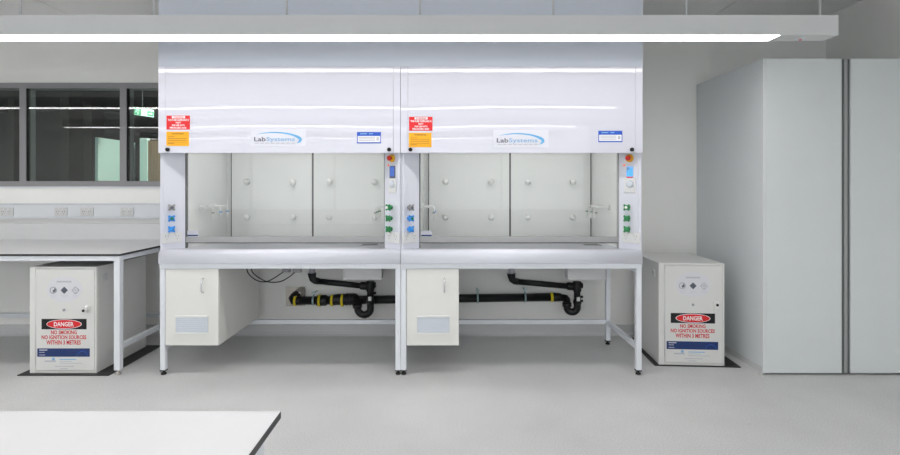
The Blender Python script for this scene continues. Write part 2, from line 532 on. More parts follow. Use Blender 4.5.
def build_hood(cx, left):
    wh = 'left' if left else 'right'
    t = thing('fume_hood',
              'white fume hood with dim dark-blue display, standing beside the window and lab bench' if left else
              'white fume hood with bright blue display, standing beside the grey tall cupboard',
              'fume hood', (cx, YH, 0), group='fume hoods side by side')
    h = HW / 2 - .0012
    dx = 0 if left else 242.5

    def q(x, y, Y=YH):                     # left-hood pixel -> local x, z
        return ((x - VX) / F * Y - CXL, EYE - (y - VY) / F * Y)

    # ---- supporting frame
    s = .039
    for sx in (-1, 1):
        for y0 in (.02, .725):
            xa = sx * (h - s / 2)
            lg = obj('leg', box(B(), xa - s / 2, xa + s / 2, y0, y0 + s, .035, .793, .003, 1), 'frame', t)
            f = B()
            lathe(f, [(.018, 0), (.02, .004), (.018, .014), (.008, .018), (.008, .036)], (xa, y0 + s / 2, 0), 'z', 14)
            box(f, xa - .021, xa + .021, y0 + .002, y0 + s - .002, .027, .036)
            obj('foot', f, 'black', lg)
        obj('side_stretcher', box(B(), sx * (h - s + .004), sx * (h - .004), .065, .725, .183, .218), 'frame', t)
        obj('side_rail', box(B(), sx * (h - s + .002), sx * (h - .002), .065, .77, .758, .793), 'frame', t)
    obj('rear_stretcher', box(B(), -h + s, h - s, .733, .768, .183, .218), 'frame', t)
    obj('front_rail', box(B(), -h, h, .015, .06, .793, .828, .002, 1), 'frame', t)
    # ---- worktop with a rolled front edge
    prof = [(0.004, .829), (0.0, .835), (0.0, .885), (.004, .905), (.014, .921), (.030, .931), (.048, .934), (.07, .9335),
            (.09, .932), (.11, .930), (.90, .930), (.90, .829)]
    wt = obj('worktop', prism(B(), prof, 'x', -h + .0005, h - .0005, True), 'hood', t)
    wt.data.polygons.foreach_set('use_smooth', [len(p.vertices) == 4 and p.normal.z > -.5 for p in wt.data.polygons])
    # ---- body shell
    ZF, ZT = q(0, 153)[1], q(0, 66)[1]
    for sx in (-1, 1):
        a = sx * h
        obj('side_panel', box(B(), a, a - sx * .02, .036, .90, .9305, ZT - .004), 'hood', t)
        # raked inner post carrying the services
        pts = [(sx * (h - .001), .025), (sx * (h - .13), .132), (sx * (h - .13), .16), (sx * (h - .02), .16)]
        po = obj('service_post', prism(B(), pts, 'z', .90, ZF + .06), 'hood', t)
        obj('sash_track', box(B(), sx * (h - .129), sx * (h - .139), .134, .160, .931, 1.98), 'groove' if sx < 0 else 'steel_dark', t)
        pts = [(sx * (h - .132), .16), (sx * (h - .132), .868), (sx * (h - .10), .868), (sx * (h - .10), .16)]
        obj('side_liner', prism(B(), pts, 'z', .930, 2.22), 'liner', t)
    obj('top_panel', box(B(), -h, h, .036, .90, ZT - .004, ZT), 'hood', t)
    obj('back_panel', box(B(), -h + .02, h - .02, .89, .90, .9305, ZT - .004), 'liner', t)
    obj('back_liner', box(B(), -h + .1, h - .1, .868, .873, .9305, 2.2), 'liner', t)
    obj('roof_liner', box(B(), -h + .1, h - .1, .17, .888, 2.22, 2.24), 'liner', t)
    lp = obj('lamp', box(B(), -.6, .6, .22, .36, 2.165, 2.22), 'hood', t)
    obj('lamp_diffuser', box(B(), -.585, .585, .23, .35, 2.158, 2.165), 'hoodlamp', lp)
    # ---- fascia
    xs = q(166, 0)[0] + (h - HW / 2) * 0
    fa = obj('fascia_panel', box(B(), -h + .0547, h - .0527, 0, .036, ZF, ZT, .0018, 2), 'gloss', t)
    obj('fascia_strip', box(B(), -h, -h + .0537, 0.001, .036, ZF, ZT, .0018, 2), 'gloss', t)
    obj('fascia_strip', box(B(), h - .0517, h, 0.001, .036, ZF, ZT, .0018, 2), 'gloss', t)
    obj('fascia_backing', box(B(), -h + .01, h - .01, .036, .045, ZF + .005, ZT - .006), 'seam', t)
    # ---- signs on the fascia (pixels of the left hood; y offset for the other hood)
    oy = 0 if left else 1.2
    yp = -.0005

    def plate(name, x0, x1, y0, y1, m, th=.0015, lab=None, parent=t):
        a, z1 = q(x0, y0); b, z0 = q(x1, y1)
        return obj(name, box(B(), a, b, -th, .0005, z0, z1), m, parent, label=lab), (a, b, z0, z1)

    def tx(name, body, x0, x1, y0, y1, m, par, bold=.01, y=-.0022):
        a, z1 = q(x0, y0); b, z0 = q(x1, y1)
        return text(name, body, a, b, z0, z1, y, m, par, bold)

    def lines(name, rows, m, par, y=-.0022):
        bm = B()
        for x0, x1, yy, hh in rows:
            a, z = q(x0, yy); b, _ = q(x1, yy)
            box(bm, a, b, y, y + .0008, z - hh / 2 / 135., z + hh / 2 / 135.)
        return obj(name, bm, m, par)

    o, _ = plate('warning_sign', 166.6, 190, 115.6 + oy, 129.6 + oy, 'red', lab='red sign with white lettering')
    hb = lines('header_panel', [(172, 185.2, 117.2 + oy, 2.2)], 'signwhite', o, -.0020)
    tx('lettering', 'WARNING', 173.6, 183.6, 116.5 + oy, 117.9 + oy, 'redtext', o, .02, -.0026)
    tx('lettering', 'THIS FUME CUPBOARD IS', 168, 189, 119 + oy, 121 + oy, 'signwhite', o, .03)
    tx('lettering', 'NOT', 176, 181, 121.8 + oy, 123.6 + oy, 'signwhite', o, .04)
    tx('lettering', 'FOR USE WITH', 172.2, 184.8, 124.4 + oy, 126.2 + oy, 'signwhite', o, .03)
    tx('lettering', 'PERCHLORIC ACID', 170, 186.6, 126.9 + oy, 128.7 + oy, 'signwhite', o, .03)
    o, _ = plate('caution_sign', 166.4, 189, 131.6 + oy, 146 + oy, 'orange', lab='orange sign with small dark print')
    tx('lettering', 'WARNING', 171.5, 184, 132.9 + oy, 134.5 + oy, 'brown', o, .03)
    lines('printed_line', [(168, 175, 136.8 + oy, .45), (168, 187, 138.7 + oy, .45), (168, 187, 140.5 + oy, .35), (168, 174.5, 143.6 + oy, .45),
                           (168, 187, 142.2 + oy, .3)], 'brown', o)
    # maker's label with a swoosh
    o, _ = plate('maker_label', 250.8, 306, 128.6 + oy, 146.2 + oy, 'makerlabel', .001, 'white label with blue swoosh and lettering')
    tx('lettering', 'Lab', 254.2, 265.8, 137.0 + oy, 141.4 + oy, 'slate', o, .02)
    tx('lettering', 'Systems', 266.4, 295, 137.0 + oy, 142.4 + oy, 'logo_light', o, .012)
    lines('printed_line', [(255 + k * 5.2, 259 + k * 5.2, 143.2 + oy, .8) for k in range(8)], 'palegrey', o)
    sw = [(180, 165, 1), (225, 155, 5), (270, 148, 10), (330, 142, 13), (400, 140, 16), (460, 143, 17), (520, 151, 19), (575, 162, 22),
          (620, 177, 28), (655, 193, 34), (675, 208, 38), (682, 222, 38), (674, 238, 30), (660, 250, 18), (640, 263, 2)]
    bm = B(); L = []; R = []
    for i, (x, y, w) in enumerate(sw):
        a = Vector((sw[max(i - 1, 0)][0], sw[max(i - 1, 0)][1])); b = Vector((sw[min(i + 1, 14)][0], sw[min(i + 1, 14)][1]))
        d = (b - a).normalized(); n = Vector((-d.y, d.x)) * w * .45
        for lst, sg in ((L, 1), (R, -1)):
            p = q(240 + (x + sg * n.x) / 11.25, 120 + (y + sg * n.y) / 11.25 + oy)
            lst.append(bm.verts.new((p[0], -.0018, p[1])))
    for i in range(14):
        bm.faces.new((L[i], L[i + 1], R[i + 1], R[i]))
    obj('swoosh', bm, 'logo_blue', o)
    # blue test label
    ob = 0 if left else -1.2
    ox = 0 if left else -1.2
    o, _ = plate('test_label', 357 + ox, 381 + ox, 132 + ob, 143.4 + ob, 'blue', lab='small blue and white certificate label')
    lines('label_field', [(357.8 + ox, 380.2 + ox, 139.1 + ob, 6.2)], 'signwhite', o, -.0020)
    lines('printed_line', [(359 + ox, 375 + ox, 137.4 + ob, .7), (359 + ox, 375 + ox, 138.9 + ob, .7), (359 + ox, 375 + ox, 140.4 + ob, .7),
                           (376.5 + ox, 379 + ox, 138.9 + ob, 3.2)], 'palegrey', o, -.0026)
    lines('printed_heading', [(360 + ox, 367 + ox, 133.8 + ob, .9), (369 + ox, 373 + ox, 133.8 + ob, .9)], 'logo_light', o, -.0026)
    # black fascia knobs
    for x in (168, 389.2):
        a, z = q(x, 149.6)
        obj('fascia_knob', lathe(B(), [(.014, 0), (.015, -.012), (.012, -.018), (.004, -.019)], (a, 0, z), 'y', 18), 'black', t)
    # ---- sash
    zs0 = EYE - (242.3 - VY) / F * 3.845; zs1 = EYE - (236.6 - VY) / F * 3.845
    g = obj('sash_glass', box(B(), -h + .142, h - .142, .142, .147, zs1 - .005, 2.0), 'sash', t)
    rl = obj('sash_rail', box(B(), -h + .132, h - .132, .134, .156, zs0, zs1, .003, 2), 'steel_dark', t)
    obj('rail_shadow_gap', box(B(), -h + .132, h - .132, .136, .154, zs0 - .006, zs0), 'seam', rl)
    a0 = -h + .145
    lb = obj('sash_label', box(B(), a0, a0 + .082, .1385, .1415, zs1 + .002, zs1 + .046), 'lilac', t)
    obj('blue_strip', box(B(), a0 + .001, a0 + .081, .137, .1395, zs1 + .004, zs1 + .015), 'navy', lb)
    bm = B()
    for k in range(3):
        box(bm, a0 + .008, a0 + .072, .1372, .1386, zs1 + .022 + k * .008, zs1 + .025 + k * .008)
    obj('printed_line', bm, 'palegrey', lb)
    # ---- baffles on the back
    zb = EYE - (236.5 - VY) / F * 4.55
    for k in (0, 1):
        a, b = ((-.723, .022), (.022, .760))[k]
        pl = obj('baffle_panel', box(B(), a + .008, b - .008, .846, .856, zb, 2.05, .002, 1), 'liner', t)
        obj('baffle_lip', box(B(), a + .004, b - .004, .842, .856, zb - .014, zb + .002), 'seam', pl)
        for ex in ((a, a + .0085), (b - .0085, b)):
            obj('baffle_joint', box(B(), ex[0], ex[1], .848, .858, zb - .012, 2.05), 'seam', pl)
        for f in (.2125, .768):
            for yy in (181.8, 217.2):
                lx = a + (b - a) * f; z = EYE - (yy - VY) / F * 4.53
                obj('standoff_knob', lathe(B(), [(.010, 0), (.010, -.015), (.026, -.017), (.027, -.030), (.020, -.040), (.006, -.044)],
                                           (lx, .846, z), 'y', 18), 'vwhite', pl)
    obj('rear_sill', box(B(), -h + .14, h - .14, .845, .866, .9305, zb - .016), 'liner', t)
    # ---- gas outlets on the side liners
    for sx in (-1, 1):
        for k, yo in enumerate((.36, .50, .63)):
            wx = h - .132
            z = 1.235
            bm = B()
            lathe(bm, [(.022, 0), (.022, -.008), (.012, -.012)], (0, 0, 0), 'x', 14)
            tube(bm, [(0, 0, 0), (-.085, 0, 0), (-.098, 0, -.004), (-.105, 0, -.014), (-.105, 0, -.05)], .006, 10)
            tube(bm, [(-.105, 0, -.05), (-.105, 0, -.065), (-.105, 0, -.08), (-.105, 0, -.10)], .006, 10, [.011, .007, .009, .004])
            o = obj('gas_outlet', bm, 'liner', t, (sx * wx, yo, z), 0 if sx > 0 else math.pi)
            obj('outlet_tip', lathe(B(), [(.0115, -.05), (.0115, -.042)], (-.105, 0, 0), 'z', 12),
                ('vgreen' if sx > 0 else 'vblue') if k else 'vgrey', o)
    # ---- cup sink in the worktop
    bm = B()
    box(bm, .545, .69, .30, .306, .930, .935); box(bm, .545, .69, .394, .40, .930, .935)
    box(bm, .545, .551, .306, .394, .930, .935); box(bm, .684, .69, .306, .394, .930, .935)
    cs = obj('cup_sink', bm, 'steel_dark', t)
    obj('sink_bowl', box(B(), .551, .684, .306, .394, .9295, .9315), 'black', cs)
    # ---- controls on the raked posts
    for sx in (-1, 1):
        rz = PA if sx < 0 else -PA

        def at(tt, y):                    # point on the post face, t across the post, y photo row
            Y = 3.725 + .107 * tt
            return (sx * (h - .001 - .129 * tt), .025 + .107 * tt, EYE - (y - VY) / F * Y)
        for k, yy in enumerate((207.3, 218.2, 229.0)):
            if sx < 0:
                m1, m2 = (('vgrey', 'slate'), ('vblue', 'vgreen'), ('vblue', 'vblue'))[k]
            else:
                m1, m2 = (('vgreen', 'vwhite'), ('vgreen', 'vgreen'), ('vgreen', 'vgreen'))[k]
            bm = B()
            lathe(bm, [(.016, 0), (.016, -.006), (.009, -.008), (.009, -.022), (.017, -.024), (.019, -.030), (.019, -.042),
                       (.014, -.046)], (0, 0, 0), 'y', 16)
            for a in range(4):
                an = math.pi / 4 + a * math.pi / 2
                u, v = math.cos(an), math.sin(an)
                tube(bm, [(u * .012, -.035, v * .012), (u * .025, -.035, v * .025), (u * .030, -.035, v * .030)], .008, 8, [.009, .0085, .005])
            o = obj('valve_knob', bm, m1, t, at(.41 if sx < 0 else .58, yy), rz)
            obj('valve_cap', lathe(B(), [(.0105, -.044), (.0105, -.049), (.004, -.051)], (0, 0, 0), 'y', 14), m2, o)
        # twin power outlet plate
        o = obj('power_outlet', box(B(), -.07, .07, -.010, .001, -.040, .040, .003, 2), 'plate', t, at(.46, 237.6), rz)
        for ux in (-.035, .035):
            bm = B()
            for vx, ang in ((-.009, .4), (.009, -.4)):
                cyl(bm, (ux + vx - .002 * math.sin(ang), -.0105, .008), (ux + vx + .002 * math.sin(ang), -.0105, .018), .0014, 6)
            cyl(bm, (ux, -.0105, -.012), (ux, -.0105, -.004), .0014, 6)
            obj('socket_slot', bm, 'slate', o)
        for ux in (-.02, .02):
            obj('rocker_switch', box(B(), ux - .006, ux + .006, -.013, -.009, .022, .034, .001, 1), 'plate_dim', o)
        if sx > 0:
            o = obj('emergency_stop', lathe(B(), [(.030, 0.001), (.030, -.010), (.027, -.014), (.016, -.015)], (0, 0, 0), 'y', 24),
                    'estop_yellow', t, at(.52, 158.3), rz)
            obj('push_button', lathe(B(), [(.011, -.012), (.011, -.026), (.019, -.030), (.020, -.038), (.014, -.043), (.004, -.045)],
                                     (0, 0, 0), 'y', 20), 'estop_red', o)
            obj('indicator_light', lathe(B(), [(.008, .001), (.008, -.006), (.004, -.009)], (0, 0, 0), 'y', 12), 'led', t, at(.76, 165.2), rz)
            o = obj('display', box(B(), -.030, .030, -.006, .001, -.048, .048, .002, 1), 'slate' if left else 'plate', t, at(.5, 172.2), rz)
            obj('screen', box(B(), -.024, .024, -.0075, -.005, -.032, .042), 'lcd_dim' if left else 'lcd_on', o)
            obj('screen_strip', box(B(), -.024, .024, -.0075, -.005, -.043, -.034), 'slate' if left else 'redtext', o)
            if not left:
                obj('screen_tile', box(box(B(), -.022, -.004, -.0085, -.007, .012, .038), .002, .022, -.0085, -.007, .028, .038), 'logo_light', o)
            o = obj('round_socket', box(B(), -.044, .044, -.008, .001, -.055, .055, .003, 2), 'plate', t, at(.5, 185.6), rz)
            obj('socket_cover', lathe(B(), [(.029, -.007), (.029, -.012), (.024, -.018), (.006, -.022)], (0, 0, .012), 'y', 20), 'vent', o)
    return t


build_hood(CXL, True)
build_hood(CXR, False)


# ------------------------------------------------------------------ vented cabinets below the hoods
def under_cabinet(x0p, x1p, label):
    Yf = 3.722
    a, b = px(x0p, 0, Yf).x, px(x1p, 0, Yf).x
    zt, zb = .792, px(0, 345.6, Yf).z
    t = thing('under_hood_cabinet', label, 'cabinet', ((a + b) / 2, Yf, zb), group='cabinets hung below the fume hoods')
    w = (b - a) / 2; h = zt - zb - .002; D = .80
    bm = B()
    box(bm, -w, -w + .018, .02, D, 0, h); box(bm, w - .018, w, .02, D, 0, h)
    box(bm, -w + .018, w - .018, .02, D, 0, .018); box(bm, -w + .018, w - .018, .02, D, h - .018, h)
    box(bm, -w + .018, w - .018, D - .018, D, .018, h - .018)
    obj('body', bm, 'cream', t)
    hd = (zt - px(0, 270.5, Yf).z)
    dr = obj('door', box(B(), -w + .001, w - .001, 0, .0185, .001, h - .001, .0025, 2), 'cream', t)

    def L(x, y):
        return px(x, y, Yf).x - (a + b) / 2 + px(165.2, 0, Yf).x - px(165.2, 0, Yf).x, px(x, y, Yf).z - zb
    ref = 165.2
    ofs = x0p - ref
    vx0, vz1 = L(176 + ofs, 315.5); vx1, vz0 = L(208 + ofs, 334)
    vn = obj('vent', box(B(), vx0, vx1, -.007, .001, vz0, vz1, .003, 2), 'vent', t)
    obj('vent_recess', box(B(), vx0 + .012, vx1 - .012, -.0078, -.006, vz0 + .014, vz1 - .014), 'vent', vn)
    for k in range(8):
        z = vz0 + .02 + k * (vz1 - vz0 - .04) / 7
        obj('vent_slat', box(B(), vx0 + .014, vx1 - .014, -.0095, -.006, z - .0052, z + .0052, .001, 1), 'vent', vn)
    for zz in (vz0 + .006, vz1 - .006):
        obj('vent_rim', box(B(), vx0 - .002, vx1 + .002, -.012, -.004, zz - .006, zz + .006, .001, 1), 'vwhite', vn)
    hx, hz = L(203.2 + ofs, 285.5)
    obj('handle', tube(B(), [(hx, .001, hz + .052), (hx, -.016, hz + .050), (hx, -.026, hz + .038), (hx, -.030, hz + .015), (hx, -.030, hz - .015),
                             (hx, -.026, hz - .038), (hx, -.016, hz - .050), (hx, .001, hz - .052)], .006, 10), 'chrome', t, label='chrome bow handle')
    return t


under_cabinet(165.2, 218.6, 'cream vented cabinet hung under the hood that stands beside the window')
under_cabinet(406.5, 459.0, 'cream vented cabinet hung beneath the hood nearer the grey tall cupboard')

# ------------------------------------------------------------------ drain pipework below the hoods
YP = 4.58
d = thing('drain_pipe', 'black plastic drain pipe with yellow bands and two traps below the hoods', 'pipe', px(425, 298.5, YP))
O = d.location.copy()


def dp(x, y, Y=YP):
    return px(x, y, Y) - O


R = 4.1 / F * YP
obj('main_pipe', tube(B(), [dp(300, 300.7), dp(555, 297.0)], R, 18), 'black', d)
el = obj('elbow', tube(B(), [dp(297, 294.5, 4.645), dp(294.5, 296.5, 4.615), dp(292.8, 298.6, 4.59), dp(293.6, 300.6, YP), dp(297, 300.7, YP), dp(302, 300.7, YP)],
                       R * 1.06, 18), 'black', d)
for x in (295.5, 319.8, 332.3, 342.6):
    y = 300.8 - (x - 300) * .0145
    rr = R * (1.36 if x > 340 else 1.22 if x > 325 else 1.3)
    obj('yellow_band', tube(B(), [dp(x - 1.1, y), dp(x + 1.1, y)], rr * (1.14 if x > 299 else .95), 18), 'yellow', d)
obj('coupling', tube(B(), [dp(316, 300.5), dp(317.5, 300.5), dp(326, 300.3), dp(328, 300.3)], 0, 18, [R, R * 1.3, R * 1.3, R]), 'black', d)
obj('coupling', tube(B(), [dp(329, 300.3), dp(332, 300.2), dp(338, 299.5), dp(356, 299.0), dp(358, 298.8)], 0, 18,
                     [R * 1.0, R * 1.25, R * 1.35, R * 1.38, R]), 'black', d)
for x in (347, 350, 353):
    obj('coupling_rib', tube(B(), [dp(x - .5, 299.2), dp(x + .5, 299.2)], R * 1.5, 18), 'black', d)
for x in (313.6, 477.6, 525.0):
    y = 300.8 - (x - 300) * .0145
    cl = obj('pipe_clip', tube(B(), [dp(x - .9, y), dp(x + .9, y)], R * 1.12, 18), 'teal', d)
    p = dp(x, y)
    bm = cyl(B(), p + Vector((0, 0, R)), p + Vector((0, 0, R + .035)), .008, 8)
    cyl(bm, p + Vector((0, 0, R + .03)), p + Vector((0, .12, R + .03)), .006, 8)
    box(bm, p.x - .016, p.x + .016, p.y - .014, p.y + .014, p.z + R + .030, p.z + R + .04)
    obj('clip_bracket', bm, 'teal', cl)


def trap(ox, oy, right, dx=0.0, ul=357.4, ub=308.4):
    """waste drop, sloping arm, tee, P trap; pixels of the left-hand trap shifted by ox, oy"""
    YT = 4.50

    def T(x, y, Y=YT):
        return px(x + ox, y + oy, Y) - O
    r = 2.9 / F * YT
    o = obj('waste_drop', tube(B(), [T(312.2 + dx, 250.4), T(312.2 + dx, 276)], r * 1.05, 14), 'palegrey', d)
    obj('drop_elbow', tube(B(), [T(312.0 + dx, 273), T(312.2 + dx, 276), T(313 + dx, 279), T(315.5 + dx, 280.7), T(319 + dx, 281.3)], 0, 14,
                           [r * 1.5, r * 1.35, r * 1.25, r * 1.2, r * 1.15]), 'black', d)
    obj('sloping_arm', tube(B(), [T(316 + dx, 281), T(364, 286)], r, 14), 'black', d)
    obj('arm_collar', tube(B(), [T(359.5, 285.6), T(361, 285.6), T(366.5, 286), T(368, 286)], 0, 14, [r, r * 1.35, r * 1.35, r]), 'black', d)
    bm = tube(B(), [T(370.3, 281), T(370.3, 283), T(370.3, 290), T(370.3, 292), T(370.3, 297)], 0, 14, [r * 1.4, r * 1.45, r * 1.45, r * 1.1, r * 1.2])
    cyl(bm, T(370.3, 285.8), T(375.4, 285), r * .75, 10)
    cyl(bm, T(374.6, 285), T(375.6, 285), r * 1.0, 10)
    for y in ((293.5,) if not right else (297, 301)):
        cyl(bm, T(370.3, y), T(376, y - .6), r * .45, 10)
    tee = obj('tee', bm, 'black', d)
    p = T(370.4, 297.8)
    obj('white_tag', box(B(), p.x - .014, p.x + .014, p.y - .042, p.y - .03, p.z - .018, p.z + .018), 'plate', tee)
    # U bend
    pts = [T(370.4, 298), T(370.4, 303), T(370.6, ub - .4)]
    um = (ul + 370.6) / 2
    c = T(um, ub); rad = (T(370.6, 0) - T(um, 0)).x
    for k in range(1, 9):
        a = -math.pi * k / 9
        pts.append(Vector((c.x + rad * math.cos(a), c.y + (.01 * k / 9), c.z + rad * math.sin(a))))
    pts += [T(ul, ub - .4), T(ul - .2, 303, 4.52), T(ul - .2, 299.5, 4.54)]
    obj('trap_bend', tube(B(), pts, r * 1.22, 16), 'black', d)
    obj('trap_nut', tube(B(), [T(ul, ub), T(ul, ub - .8), T(ul - .1, ub - 4.2), T(ul - .1, ub - 5)], 0, 12, [r * 1.2, r * 1.6, r * 1.6, r * 1.2]), 'black', d)
    obj('trap_nut', tube(B(), [T(370.5, 303.6), T(370.5, 303), T(370.5, 300.4), T(370.5, 299.8)], 0, 12, [r * 1.2, r * 1.45, r * 1.45, r * 1.2]), 'black', d)
    obj('trap_outlet', tube(B(), [T(ul - .2, 303, 4.52), T(ul - .4, 299, 4.545), T(ul - 1.4, 297.6, 4.56), T(ul - 4, 297.3, 4.575), T(ul - 9.4, 297.3, 4.58)], r * 1.22, 14), 'black', d)


trap(0, 0, False)
trap(206.8, 0.4, True, -7.5, 360.2, 306.6)
# reducer of the main pipe's end at the second trap
obj('reducer', tube(B(), [dp(552.5, 297), dp(554, 297), dp(560, 297.2), dp(562, 297.6)], 0, 18, [R, R * 1.08, R * 1.0, R * .8]), 'black', d)
obj('yellow_band', tube(B(), [dp(550.2, 297.1), dp(552.8, 297.0)], R * 1.12, 18), 'yellow', d)

# steel wall plate with sleeve
t = thing('wall_sleeve', 'square stainless wall plate with pipe sleeve behind the black drain elbow', 'wall plate', px(295.5, 306, YW - .004))
c = px(295.5, 296.3, YW); w = 9.6 / F * YW
obj('plate', box(B(), -w, w, -.002, .0035, 0, 2 * w, .0008, 1), 'stainless', t)
obj('sleeve', tube(B(), [px(301.5, 291.5, 4.70) - t.location, px(297, 294.8, 4.645) - t.location], .044, 18), 'stainless', t)

# cables under the first hood
for i, (pts, lab) in enumerate((
        ([(246.5, 256.5), (247, 270), (250.5, 276), (256, 280), (262, 281.8), (268, 281.2), (275, 277.5), (281, 273.5), (286, 270.5)],
         'shorter thin black cable looping below the fume hood worktop'),
        ([(250.5, 256.5), (251.5, 270), (256, 275.5), (262, 279.6), (268, 281.8), (275, 282.3), (282, 281), (289, 277), (294, 273), (297, 271)],
         'longer thin black cable looping lower below the fume hood worktop'))):
    Yc = 4.14 + .03 * i
    P = [px(x, y, Yc) for x, y in pts]
    t = thing('cable', lab, 'cable', P[4])
    Q = [p - P[4] for p in P]
    S = []
    for k in range(len(Q) - 1):            # Catmull-Rom smoothing
        p0, p1, p2, p3 = Q[max(k - 1, 0)], Q[k], Q[k + 1], Q[min(k + 2, len(Q) - 1)]
        for s in range(4):
            u = s / 4
            S.append(.5 * ((2 * p1) + (p2 - p0) * u + (2 * p0 - 5 * p1 + 4 * p2 - p3) * u * u + (3 * p1 - p0 - 3 * p2 + p3) * u ** 3))
    S.append(Q[-1])
    obj('lead', tube(B(), S, .0045, 8), 'black', t)
    e = Q[-1]
    bm = box(B(), e.x - .03, e.x + .035, e.y - .02, e.y + .02, e.z - .012, e.z + .03, .004, 1)
    cyl(bm, e + Vector((.0, 0, .03)), Vector((e.x, e.y, .8285 - P[4].z)), .008, 8)
    obj('connector', bm, 'vgrey', t)

# service boxes hung below the worktops
for x0, x1, lab in ((343.5, 381.5, 'pale service box under the hood worktop, beside the sloping drain arm and coupling'),
                    (568, 605.3, 'pale service box under the hood worktop, beside the rear frame leg')):
    Yb = 4.33
    a, b = px(x0, 0, Yb), px(x1, 0, Yb); zb = px(0, 280, Yb).z
    t = thing('service_box', lab, 'box', ((a.x + b.x) / 2, Yb, zb), group='service boxes under the hoods')
    w = (b.x - a.x) / 2; h = .829 - zb
    obj('body', box(B(), -w, w, .004, .12, .002, h - .001, .003, 1), 'plate', t)
    obj('lid', box(B(), -w - .002, w + .002, -.004, .006, 0, h - .004, .002, 1), 'plate', t)
    bm = B()
    for sx in (-1, 1):
        for zz in (.02, h - .02):
            lathe(bm, [(.005, -.004), (.004, -.0065)], (sx * (w - .02), 0, zz), 'y', 8)
    obj('screw', bm, 'chrome', t)


